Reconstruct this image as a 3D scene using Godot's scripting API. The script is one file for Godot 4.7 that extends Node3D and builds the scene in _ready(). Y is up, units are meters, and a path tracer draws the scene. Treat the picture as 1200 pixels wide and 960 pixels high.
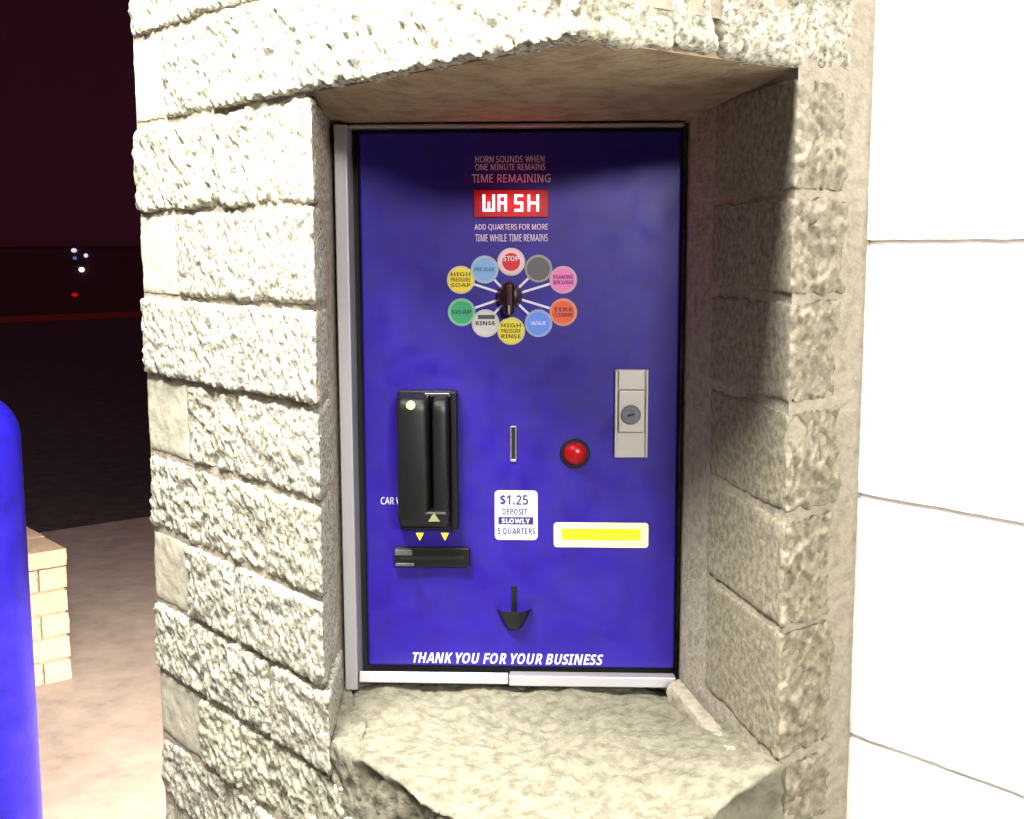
extends Node3D
# Night photograph of a coin meter set across the corner of a split-stone pillar at a self-serve car wash.
# World: y up, metres, ground at y = 0; the eye is at (0, 1.5, 0) and looks along -z, a little down.

const EYE := Vector3(0, 1.5, 0)
const FOCAL := 1430.0            # of the 1200 x 960 photograph, in its pixels
var cam_basis: Basis
var rng := RandomNumberGenerator.new()
var lump := FastNoiseLite.new()
var grain := FastNoiseLite.new()
var pit := FastNoiseLite.new()
var chip := FastNoiseLite.new()
var M := {}

# --- the pillar's own axes: APEX is the plan corner, U runs along its bay face away from the eye, V along its narrow face
const YAW := 39.5
var U: Vector3
var V: Vector3
const APEX := Vector3(0.0596, 0, -0.9873)
const SETBACK := 0.385           # white wall behind the bay face
const END := 0.885               # length of the bay face
# --- the meter's axes
var PV: Vector3
var PN: Vector3
const P0 := Vector3(0, 0, -1.451)
const SILL := 0.952
const SOFFIT := 1.658

func _ready() -> void:
	rng.seed = 7
	var pitch := atan((480.0 - 287.0) / FOCAL)
	cam_basis = Basis(Vector3.RIGHT, -pitch) * Basis(Vector3.BACK, deg_to_rad(-0.15))
	var cam := Camera3D.new()
	cam.name = "camera"
	cam.fov = rad_to_deg(2.0 * atan(480.0 / FOCAL))
	cam.near = 0.05
	cam.far = 900.0
	cam.transform = Transform3D(cam_basis, EYE)
	add_child(cam)
	cam.current = true

	var sky := ProceduralSkyMaterial.new()
	sky.sky_top_color = Color(0.112, 0.034, 0.090)
	sky.sky_horizon_color = Color(0.155, 0.045, 0.078)
	sky.sky_curve = 0.18
	sky.ground_bottom_color = Color(0.06, 0.03, 0.04)
	sky.ground_horizon_color = Color(0.10, 0.03, 0.05)
	sky.sun_angle_max = 1.0
	var env := Environment.new()
	env.background_mode = Environment.BG_SKY
	env.sky = Sky.new()
	env.sky.sky_material = sky
	env.tonemap_mode = Environment.TONE_MAPPER_LINEAR
	env.tonemap_exposure = 1.0
	env.sdfgi_enabled = true
	env.ssao_enabled = true
	env.ssil_enabled = true
	var we := WorldEnvironment.new()
	we.name = "environment"
	we.environment = env
	add_child(we)
	var added_night_fill := DirectionalLight3D.new()  # added faint fill that lifts the dark lot and far building
	added_night_fill.name = "added_night_fill"
	added_night_fill.light_energy = 0.15
	added_night_fill.light_color = Color(1.0, 0.62, 0.72)
	added_night_fill.light_angular_distance = 10.0
	added_night_fill.shadow_enabled = true
	added_night_fill.rotation_degrees = Vector3(-40, 25, 0)
	add_child(added_night_fill)

	var a := deg_to_rad(YAW)
	U = Vector3(-sin(a), 0, -cos(a))
	V = Vector3(cos(a), 0, -sin(a))
	var ph := deg_to_rad(2.5)
	PV = Vector3(cos(ph), 0, sin(ph))
	PN = Vector3(-sin(ph), 0, cos(ph))
	noises()
	materials()
	ground()
	pillar()
	white_wall()
	ceiling()
	unseen_bay_lamp(Vector3(-0.37, 2.52, -0.79), 3.8, "unseen cluster of four white globe lamps hanging beside the stone pillar")  # out of view, placed to light the bay face, meter and white wall
	unseen_bay_lamp(st(-3.0, -1.25, 2.45), 3.0, "added fill cluster of four white globe lamps hanging out of view deeper in the bay")  # added frontal fill that lifts the recess and narrow face
	unseen_lot_lamp()
	meter()
	bollard()
	planter()
	distance()

# ------------------------------------------------------------------ pixels to places
func ray(x: float, y: float) -> Vector3:
	return cam_basis * Vector3((x - 600.0) / FOCAL, (480.0 - y) / FOCAL, -1.0)

func on_plane(x: float, y: float, pt: Vector3, n: Vector3) -> Vector3:
	var d := ray(x, y)
	return EYE + d * ((pt - EYE).dot(n) / d.dot(n))

func s_at(x: float, y: float) -> float:     # distance along the bay face
	return (on_plane(x, y, APEX, V) - APEX).dot(U)

func t_at(x: float, y: float) -> float:     # distance along the narrow face
	return (on_plane(x, y, APEX, U) - APEX).dot(V)

func st(s: float, t: float, y := 0.0) -> Vector3:
	return APEX + U * s + V * t + Vector3(0, y, 0)

func pl(u: float, z: float, y := 0.0) -> Vector3:   # meter axes to world
	return P0 + PV * u + PN * z + Vector3(0, y, 0)

# ------------------------------------------------------------------ helpers
func thing(called: String, label: String, category: String, at := Vector3.ZERO, basis_ := Basis(), group := "") -> Node3D:
	var o := Node3D.new()
	o.name = called
	add_child(o, true)
	o.transform = Transform3D(basis_, at)
	o.set_meta("label", label)
	o.set_meta("category", category)
	if group:
		o.set_meta("group", group)
	return o

func part(parent: Node, called: String, mesh: Mesh, mat: Material, at := Transform3D()) -> MeshInstance3D:
	var o := MeshInstance3D.new()
	o.name = called
	o.mesh = mesh
	o.material_override = mat
	o.transform = at
	parent.add_child(o, true)
	return o

func structure(called: String, mesh: Mesh, mat: Material) -> MeshInstance3D:
	var o := part(self, called, mesh, mat)
	o.set_meta("kind", "structure")
	return o

func noises() -> void:
	lump.seed = 11
	lump.noise_type = FastNoiseLite.TYPE_SIMPLEX_SMOOTH
	lump.frequency = 13.0
	lump.fractal_type = FastNoiseLite.FRACTAL_FBM
	lump.fractal_octaves = 3
	lump.fractal_gain = 0.55
	grain.seed = 23
	grain.noise_type = FastNoiseLite.TYPE_SIMPLEX
	grain.frequency = 85.0
	grain.fractal_type = FastNoiseLite.FRACTAL_FBM
	grain.fractal_octaves = 2
	chip.seed = 77
	chip.noise_type = FastNoiseLite.TYPE_SIMPLEX_SMOOTH
	chip.frequency = 27.0
	chip.fractal_type = FastNoiseLite.FRACTAL_FBM
	chip.fractal_octaves = 2
	pit.seed = 5
	pit.noise_type = FastNoiseLite.TYPE_CELLULAR
	pit.cellular_return_type = FastNoiseLite.RETURN_DISTANCE
	pit.frequency = 100.0
	pit.fractal_type = FastNoiseLite.FRACTAL_NONE

func arrays(v: PackedVector3Array, n: PackedVector3Array, ix: PackedInt32Array, c := Color.WHITE, uv := PackedVector2Array()) -> ArrayMesh:
	var arr := []
	arr.resize(Mesh.ARRAY_MAX)
	arr[Mesh.ARRAY_VERTEX] = v
	arr[Mesh.ARRAY_NORMAL] = n
	arr[Mesh.ARRAY_INDEX] = ix
	if uv.size():
		arr[Mesh.ARRAY_TEX_UV] = uv
	if c != Color.WHITE:
		var cs := PackedColorArray()
		cs.resize(v.size())
		cs.fill(c)
		arr[Mesh.ARRAY_COLOR] = cs
	var m := ArrayMesh.new()
	m.add_surface_from_arrays(Mesh.PRIMITIVE_TRIANGLES, arr)
	return m

func steps(length: float, r: float, step: float) -> PackedFloat32Array:
	var out := PackedFloat32Array()
	if step <= 0.0:
		for x in [0.0, r * 0.35, r, length - r, length - r * 0.35, length]:
			out.append(x)
		return out
	var n := maxi(2, int(ceil(length / step)))
	for i in n + 1:
		out.append(length * i / n)
	return out

# A block whose edges are rounded by r and whose faces are broken by noise: amp = (ends, beds, face) in metres.
# o is its back lower corner; e1, e2, e3 are unit axes (e3 = out of the wall); back false leaves the hidden back open.
func block(o: Vector3, e1: Vector3, e2: Vector3, e3: Vector3, size: Vector3, r: float, step: float, amp: Vector3, tint := Color.WHITE, back := false, seed_at := Vector3.ZERO) -> ArrayMesh:
	var gx := steps(size.x, r, step)
	var gy := steps(size.y, r, step)
	var gz := steps(size.z, r, step if step <= 0.0 else step * 1.6)
	var rough := amp.x + amp.y + amp.z > 0.0
	var flip := e1.cross(e2).dot(e3) < 0.0
	var vs := PackedVector3Array()
	var ns := PackedVector3Array()
	var ix := PackedInt32Array()
	var faces := [[2, 1], [0, 0], [0, 1], [1, 0], [1, 1]]
	if back:
		faces.append([2, 0])
	var g := [gx, gy, gz]
	for f in faces:
		var ax: int = f[0]
		var b: int = (ax + 1) % 3
		var c: int = (ax + 2) % 3
		var gb: PackedFloat32Array = g[b]
		var gc: PackedFloat32Array = g[c]
		var start := vs.size()
		var nb := gb.size()
		var nc := gc.size()
		for j in nc:
			for i in nb:
				var p := Vector3.ZERO
				p[ax] = size[ax] if f[1] else 0.0
				p[b] = gb[i]
				p[c] = gc[j]
				var q := Vector3(clampf(p.x, r, size.x - r), clampf(p.y, r, size.y - r), clampf(p.z, r if back else -1.0, size.z - r))
				var n := p - q
				if n.length_squared() < 1e-12:
					n = Vector3.ZERO
					n[ax] = 1.0 if f[1] else -1.0
				n = n.normalized()
				var base := q + n * r if (q - p).length_squared() > 1e-12 else p
				var w := o + e1 * base.x + e2 * base.y + e3 * base.z
				var wn := (e1 * n.x + e2 * n.y + e3 * n.z).normalized()
				if rough:
					var k := absf(n.x) * amp.x + absf(n.y) * amp.y + absf(n.z) * amp.z
					var at := w + seed_at
					var h := lump.get_noise_3dv(at) * 0.9 + 0.35 - absf(chip.get_noise_3dv(at)) * 1.3 + grain.get_noise_3dv(at) * 0.24
					var hole := pit.get_noise_3dv(at * 1.0)
					h -= maxf(0.0, -0.66 - hole) * 2.2
					w += wn * (h * k)
				vs.append(w)
				ns.append(wn)
		var turn: bool = (f[1] == 1) == flip
		for j in nc - 1:
			for i in nb - 1:
				var k0 := start + j * nb + i
				var k1 := k0 + 1
				var k2 := k0 + nb
				var k3 := k2 + 1
				if turn:
					ix.append_array([k0, k1, k3, k0, k3, k2])
				else:
					ix.append_array([k0, k3, k1, k0, k2, k3])
		if rough:
			var acc := PackedVector3Array()
			acc.resize(nb * nc)
			for j in nc:
				for i in nb:
					var l := vs[start + j * nb + maxi(i - 1, 0)]
					var rr := vs[start + j * nb + mini(i + 1, nb - 1)]
					var d := vs[start + maxi(j - 1, 0) * nb + i]
					var u2 := vs[start + mini(j + 1, nc - 1) * nb + i]
					var nn := (rr - l).cross(u2 - d)
					if nn.dot(ns[start + j * nb + i]) < 0.0:
						nn = -nn
					acc[j * nb + i] = nn.normalized() if nn.length_squared() > 1e-16 else ns[start + j * nb + i]
			for k in nb * nc:
				ns[start + k] = acc[k]
	return arrays(vs, ns, ix, tint)

func rbox(at: Vector3, size: Vector3, r := 0.002) -> ArrayMesh:       # a box with rounded edges, centred on at
	return block(at - size / 2.0, Vector3.RIGHT, Vector3.UP, Vector3.BACK, size, minf(r, minf(size.x, minf(size.y, size.z)) * 0.49), 0.0, Vector3.ZERO, Color.WHITE, true)

# A plan polygon (world xz) raised from y0 to y1, its top, bottom and sides.
func prism(poly: PackedVector2Array, y0: float, y1: float, tint := Color.WHITE) -> ArrayMesh:
	var s := SurfaceTool.new()
	s.begin(Mesh.PRIMITIVE_TRIANGLES)
	var p := poly.duplicate()
	if not Geometry2D.is_polygon_clockwise(p):
		p.reverse()
	var tri := Geometry2D.triangulate_polygon(p)
	for k in range(0, tri.size(), 3):
		var q := [p[tri[k]], p[tri[k + 1]], p[tri[k + 2]]]
		var area: float = (q[1] - q[0]).cross(q[2] - q[0])
		if area < 0.0:
			q.reverse()
		for up in 2:
			s.set_normal(Vector3(0, 1 if up else -1, 0))
			for i in ([0, 1, 2] if up else [2, 1, 0]):
				s.set_color(tint)
				s.add_vertex(Vector3(q[i].x, y1 if up else y0, q[i].y))
	for i in p.size():
		var A := p[i]
		var B := p[(i + 1) % p.size()]
		var e := (B - A).normalized()
		var n := Vector3(-e.y, 0, e.x)
		var mid := (A + B) / 2.0 + Vector2(n.x, n.z) * 0.0005
		if Geometry2D.is_point_in_polygon(mid, p):
			n = -n
		s.set_normal(n)
		var a0 := Vector3(A.x, y0, A.y)
		var a1 := Vector3(A.x, y1, A.y)
		var b0 := Vector3(B.x, y0, B.y)
		var b1 := Vector3(B.x, y1, B.y)
		var quad := [a0, a1, b1, a0, b1, b0]
		if (a1 - a0).cross(b1 - a0).dot(n) > 0.0:
			quad.reverse()
		for w in quad:
			s.set_color(tint)
			s.add_vertex(w)
	return s.commit()

# profile of (radius, height) turned about +y
func lathe(profile: Array, n := 32) -> ArrayMesh:
	var s := SurfaceTool.new()
	s.begin(Mesh.PRIMITIVE_TRIANGLES)
	var groups := []                    # sharp bends in the profile stay sharp
	var gid := 0
	for k in profile.size() - 1:
		if k > 0:
			var d0: Vector2 = (profile[k] - profile[k - 1]).normalized()
			var d1: Vector2 = (profile[k + 1] - profile[k]).normalized()
			if d0.dot(d1) < 0.8:
				gid += 1
		groups.append(gid)
	for i in n:
		var a0 := TAU * i / n
		var a1 := TAU * (i + 1) / n
		for k in profile.size() - 1:
			s.set_smooth_group(groups[k])
			var p: Vector2 = profile[k]
			var q: Vector2 = profile[k + 1]
			var p0 := Vector3(cos(a0) * p.x, p.y, sin(a0) * p.x)
			var p1 := Vector3(cos(a1) * p.x, p.y, sin(a1) * p.x)
			var q0 := Vector3(cos(a0) * q.x, q.y, sin(a0) * q.x)
			var q1 := Vector3(cos(a1) * q.x, q.y, sin(a1) * q.x)
			if p.x > 1e-6:
				for w in [p0, p1, q1]:
					s.add_vertex(w)
			if q.x > 1e-6:
				for w in [p0, q1, q0]:
					s.add_vertex(w)
	s.generate_normals()
	return s.commit()

func facing() -> Basis:      # turns a lathed shape's axis to +z (out of the meter)
	return Basis(Vector3.RIGHT, PI / 2.0)

# ------------------------------------------------------------------ materials
func noise_tex(size: int, freq: float, octaves: int, cols: Array, kind := FastNoiseLite.TYPE_SIMPLEX_SMOOTH, seed_ := 1, offs: Array = []) -> NoiseTexture2D:
	var f := FastNoiseLite.new()
	f.seed = seed_
	f.noise_type = kind
	f.frequency = freq
	f.fractal_type = FastNoiseLite.FRACTAL_FBM
	f.fractal_octaves = octaves
	f.fractal_gain = 0.6
	var t := NoiseTexture2D.new()
	t.width = size
	t.height = size
	t.seamless = true
	t.noise = f
	var g := Gradient.new()
	var o := PackedFloat32Array()
	var c := PackedColorArray()
	for i in cols.size():
		o.append(offs[i] if offs.size() else float(i) / (cols.size() - 1))
		c.append(cols[i])
	g.offsets = o
	g.colors = c
	t.color_ramp = g
	return t

func mat(c: Color, rough := 0.6, metal := 0.0) -> StandardMaterial3D:
	var m := StandardMaterial3D.new()
	m.albedo_color = c
	m.roughness = rough
	m.metallic = metal
	return m

func tri_mat(tex: Texture2D, scale: float, bump: Texture2D, bump_cm: float, rough := 0.9) -> StandardMaterial3D:
	var m := mat(Color.WHITE, rough)
	m.albedo_texture = tex
	m.uv1_triplanar = true
	m.uv1_world_triplanar = true
	m.uv1_scale = Vector3.ONE * scale
	m.vertex_color_use_as_albedo = true
	if bump:
		m.heightmap_enabled = true
		m.heightmap_texture = bump
		m.heightmap_scale = bump_cm
	return m

func glow(c: Color, e: float) -> StandardMaterial3D:
	var m := mat(c, 0.5)
	m.emission_enabled = true
	m.emission = c
	m.emission_energy_multiplier = e
	return m

func materials() -> void:
	var grey := [Color.BLACK, Color.WHITE]
	var fine := noise_tex(512, 0.045, 4, grey, FastNoiseLite.TYPE_SIMPLEX_SMOOTH, 3)
	var cells := noise_tex(512, 0.06, 3, grey, FastNoiseLite.TYPE_CELLULAR, 9)
	var stone_col := noise_tex(1024, 0.03, 5, [Color(0.30, 0.29, 0.235), Color(0.42, 0.41, 0.345), Color(0.63, 0.625, 0.565), Color(0.75, 0.75, 0.70), Color(0.65, 0.63, 0.56)], FastNoiseLite.TYPE_SIMPLEX_SMOOTH, 31, [0.0, 0.36, 0.46, 0.62, 1.0])
	M.stone = tri_mat(stone_col, 4.0, cells, 0.11, 0.92)
	var sawn_col := noise_tex(512, 0.012, 5, [Color(0.58, 0.565, 0.51), Color(0.68, 0.665, 0.61), Color(0.74, 0.73, 0.68)], FastNoiseLite.TYPE_SIMPLEX_SMOOTH, 37)
	M.sawn = tri_mat(sawn_col, 4.0, fine, 0.06, 0.9)
	var mort_col := noise_tex(512, 0.02, 5, [Color(0.48, 0.455, 0.40), Color(0.61, 0.58, 0.52), Color(0.68, 0.65, 0.59)], FastNoiseLite.TYPE_SIMPLEX_SMOOTH, 41)
	M.mortar = tri_mat(mort_col, 5.0, fine, 0.15, 0.95)
	var lint_col := noise_tex(512, 0.014, 5, [Color(0.47, 0.41, 0.31), Color(0.60, 0.53, 0.42), Color(0.66, 0.60, 0.49)], FastNoiseLite.TYPE_SIMPLEX_SMOOTH, 47)
	M.lintel = tri_mat(lint_col, 3.0, fine, 0.12, 0.95)
	var sill_col := noise_tex(512, 0.016, 5, [Color(0.31, 0.295, 0.24), Color(0.40, 0.385, 0.325), Color(0.49, 0.48, 0.42), Color(0.44, 0.415, 0.35)], FastNoiseLite.TYPE_SIMPLEX_SMOOTH, 53)
	M.sill = tri_mat(sill_col, 5.0, cells, 0.10, 0.9)
	var white_col := noise_tex(512, 0.01, 5, [Color(0.86, 0.84, 0.83), Color(0.91, 0.90, 0.89), Color(0.93, 0.92, 0.91)], FastNoiseLite.TYPE_SIMPLEX_SMOOTH, 59)
	M.white = tri_mat(white_col, 1.5, fine, 0.05, 0.55)
	var conc_col := noise_tex(1024, 0.012, 8, [Color(0.50, 0.47, 0.45), Color(0.565, 0.535, 0.51), Color(0.60, 0.57, 0.54), Color(0.64, 0.61, 0.58)], FastNoiseLite.TYPE_SIMPLEX_SMOOTH, 61)
	M.concrete = tri_mat(conc_col, 0.45, fine, 0.05, 0.9)
	var asph_col := noise_tex(1024, 0.02, 6, [Color(0.17, 0.15, 0.145), Color(0.23, 0.21, 0.205), Color(0.32, 0.29, 0.28)], FastNoiseLite.TYPE_SIMPLEX_SMOOTH, 67)
	M.asphalt = tri_mat(asph_col, 0.35, fine, 0.4, 0.95)
	var brick_col := noise_tex(512, 0.03, 5, [Color(0.70, 0.61, 0.51), Color(0.80, 0.725, 0.63), Color(0.86, 0.79, 0.70)], FastNoiseLite.TYPE_SIMPLEX_SMOOTH, 71)
	M.brick = tri_mat(brick_col, 4.0, fine, 0.2, 0.9)
	# meter
	M.blue = mat(Color(0.125, 0.04, 0.60), 0.42)
	M.blue.albedo_color = Color.WHITE
	M.blue.albedo_texture = noise_tex(1024, 0.008, 7, [Color(0.115, 0.03, 0.47), Color(0.13, 0.038, 0.54), Color(0.135, 0.042, 0.58)], FastNoiseLite.TYPE_SIMPLEX_SMOOTH, 83)
	M.blue.roughness_texture = noise_tex(512, 0.01, 6, [Color(0.55, 0.55, 0.55), Color(1, 1, 1)], FastNoiseLite.TYPE_SIMPLEX_SMOOTH, 89)
	M.blue.roughness = 0.6
	M.blue.heightmap_enabled = true
	M.blue.uv1_triplanar = true
	M.blue.uv1_scale = Vector3.ONE * 3.0
	M.blue.heightmap_texture = fine
	M.blue.heightmap_scale = 0.006
	M.alu = mat(Color(0.70, 0.69, 0.71), 0.45, 0.5)
	M.steel = mat(Color(0.74, 0.72, 0.70), 0.45, 0.45)
	M.black = mat(Color(0.06, 0.06, 0.065), 0.38)
	M.black_dull = mat(Color(0.03, 0.03, 0.035), 0.7)
	M.dull_steel = mat(Color(0.40, 0.42, 0.43), 0.5, 0.6)
	M.chrome = mat(Color(0.85, 0.85, 0.85), 0.15, 1.0)
	M.ink = mat(Color(0.86, 0.84, 0.90), 0.6)
	M.ink_dark = mat(Color(0.12, 0.10, 0.28), 0.6)
	M.label_white = mat(Color(0.88, 0.88, 0.92), 0.5)
	M.label_navy = mat(Color(0.16, 0.12, 0.45), 0.5)
	M.yellow = mat(Color(0.95, 0.90, 0.10), 0.5)
	M.label_edge = mat(Color(0.97, 0.97, 0.72), 0.5)
	M.red = mat(Color(0.62, 0.04, 0.06), 0.25)
	M.knob = mat(Color(0.16, 0.03, 0.05), 0.35)
	M.led_window = mat(Color(0.55, 0.01, 0.08), 0.4)
	M.led = glow(Color(1.0, 0.75, 0.84), 4.0)
	M.led_green = glow(Color(0.70, 1.0, 0.45), 4.0)
	M.led_amber = glow(Color(1.0, 0.85, 0.15), 1.6)
	M.bollard = tri_mat(noise_tex(512, 0.012, 6, [Color(0.08, 0.06, 0.42), Color(0.12, 0.09, 0.62), Color(0.14, 0.10, 0.68), Color(0.20, 0.16, 0.66)], FastNoiseLite.TYPE_SIMPLEX_SMOOTH, 97, [0.0, 0.32, 0.6, 1.0]), 2.5, fine, 0.04, 0.4)
	M.kerb = mat(Color(0.46, 0.17, 0.14), 0.9)
	M.dark_wall = mat(Color(0.27, 0.17, 0.19), 0.9)
	M.globe = glow(Color(1.0, 0.97, 0.90), 6.0)
	M.warm_glass = glow(Color(1.0, 0.78, 0.62), 5.0)
	M.quoin = tri_mat(noise_tex(1024, 0.02, 6, [Color(0.31, 0.30, 0.24), Color(0.45, 0.43, 0.365), Color(0.57, 0.55, 0.485), Color(0.64, 0.62, 0.56)], FastNoiseLite.TYPE_SIMPLEX_SMOOTH, 101), 4.0, fine, 0.10, 0.92)
	M.dark_floor = tri_mat(conc_col, 0.8, fine, 0.1, 0.35)  # for the unseen floor, dark so the lower wall gets less bounce
	M.dark_floor.albedo_color = Color(0.55, 0.54, 0.54)
	M.deck = mat(Color(0.34, 0.33, 0.33), 0.8)
	M.bronze = mat(Color(0.16, 0.13, 0.11), 0.5, 0.6)

# ------------------------------------------------------------------ setting
func sheet(corners: Array, y: float) -> ArrayMesh:
	var v := PackedVector3Array()
	var n := PackedVector3Array()
	for c in corners:
		v.append(Vector3(c.x, y, c.z))
		n.append(Vector3.UP)
	var ix := PackedInt32Array([0, 1, 2, 0, 2, 3])
	if (v[1] - v[0]).cross(v[2] - v[0]).y > 0.0:
		ix = PackedInt32Array([0, 2, 1, 0, 3, 2])
	return arrays(v, n, ix, Color(0.999, 1, 1))

func ground() -> void:
	# the lot lies level to its kerb and falls away beyond it
	var rows := [-60.0, 5.0, 24.4, 27.0, 50.0, 75.0, 600.0]
	var high := [0.0, 0.0, 0.0, -0.25, -2.6, -3.0, -3.0]
	var v := PackedVector3Array()
	var n := PackedVector3Array()
	var ix := PackedInt32Array()
	for i in rows.size():
		for t in [-400.0, 400.0]:
			v.append(st(rows[i], t, high[i]))
			n.append(Vector3.UP)
	for i in rows.size() - 1:
		var k := i * 2
		for w in [k, k + 2, k + 1, k + 1, k + 2, k + 3]:
			ix.append(w)
	if (v[2] - v[0]).cross(v[1] - v[0]).y > 0.0:
		ix.reverse()
	structure("ground", arrays(v, n, ix, Color(0.999, 1, 1)), M.asphalt)
	structure("concrete_apron", sheet([st(-6.0, -40.0), st(-6.0, 20.0), st(5.7, 20.0), st(5.7, -40.0)], 0.006), M.concrete)  # ends early so the darker ground beyond deepens the fade of light
	structure("unseen_bay_floor", sheet([st(-6.0, -5.0), st(-6.0, 3.0), st(0.95, 3.0), st(0.95, -5.0)], 0.011), M.dark_floor)  # out of view, darkened to return less light to the pillar
	var kerb := block(st(24.2, -30.0, 0.0), V, Vector3.UP, -U, Vector3(80, 0.13, 0.15), 0.02, 0.0, Vector3.ZERO, Color.WHITE, true)
	structure("kerb", kerb, M.kerb)

func ceiling() -> void:
	var p := PackedVector2Array()
	for q in [[END + 0.05, -3.2], [END + 0.05, 0.7], [-4.5, 0.7], [-4.5, -3.2]]:
		var w := st(q[0], q[1])
		p.append(Vector2(w.x, w.z))
	structure("unseen_bay_ceiling", prism(p, 2.82, 2.97, Color(0.999, 1, 1)), M.deck)  # out of view, carries the lamps and is dark to bounce little light

func xz(w: Vector3) -> Vector2:
	return Vector2(w.x, w.z)

# ------------------------------------------------------------------ stone pillar
func tint() -> Color:
	var k := rng.randf_range(0.90, 1.02)
	return Color(k, k * rng.randf_range(0.975, 1.0), k * rng.randf_range(0.93, 1.0))

func left_stone(root: Node, s0: float, s1: float, y0: float, y1: float, fine: bool, sawn := false, mitre := false, depth := 0.10) -> void:
	var proud := rng.randf_range(-0.003, 0.004) if not sawn else -0.003
	var amp := Vector3(0.003, 0.004, 0.0052) if not sawn else Vector3(0.0012, 0.0012, 0.0012)
	var step := 0.003 if fine else 0.016
	if sawn:
		step *= 1.8
	var gap := 0.0040
	var dir := -V
	if mitre:                   # its end follows the side of the recess
		dir = (PN + PV * 0.09) / (PN + PV * 0.09).dot(-V)
	var o := st(s0 + gap * 0.6, 0.0, y0 + gap) - dir * depth
	var m := block(o, U, Vector3.UP, dir, Vector3(s1 - s0 - gap * 1.2, y1 - y0 - gap * 2.0, depth + 0.004 + proud), 0.006 if not sawn else 0.004, step, amp, tint(), false, Vector3(0, 0, s0 * 3.0))
	part(root, "stone", m, M.sawn if sawn else M.stone)

func right_stone(root: Node, t0: float, t1: float, y0: float, y1: float, fine: bool, depth := 0.10, sawn := false, m_ := "stone") -> void:
	var amp := Vector3(0.0035, 0.004, 0.0078) if not sawn else Vector3(0.0012, 0.0012, 0.0012)
	var o := st(depth, t0 + 0.004, y0 + 0.005)
	var m := block(o, V, Vector3.UP, -U, Vector3(t1 - t0 - 0.008, y1 - y0 - 0.010, depth + 0.003), 0.009, 0.0036 if fine else 0.016, amp, tint(), false, Vector3(5, 0, t0))
	part(root, "stone", m, M[m_])

func joint_fill(root: Node, s: float, y0: float, y1: float) -> void:
	var m := block(st(s - 0.006, 0.09, y0 + 0.004), U, Vector3.UP, -V, Vector3(0.012, y1 - y0 - 0.008, 0.0895), 0.002, 0.005, Vector3(0.001, 0.002, 0.003), Color(0.999, 1, 1))
	part(root, "mortar_joint", m, M.mortar)

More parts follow.
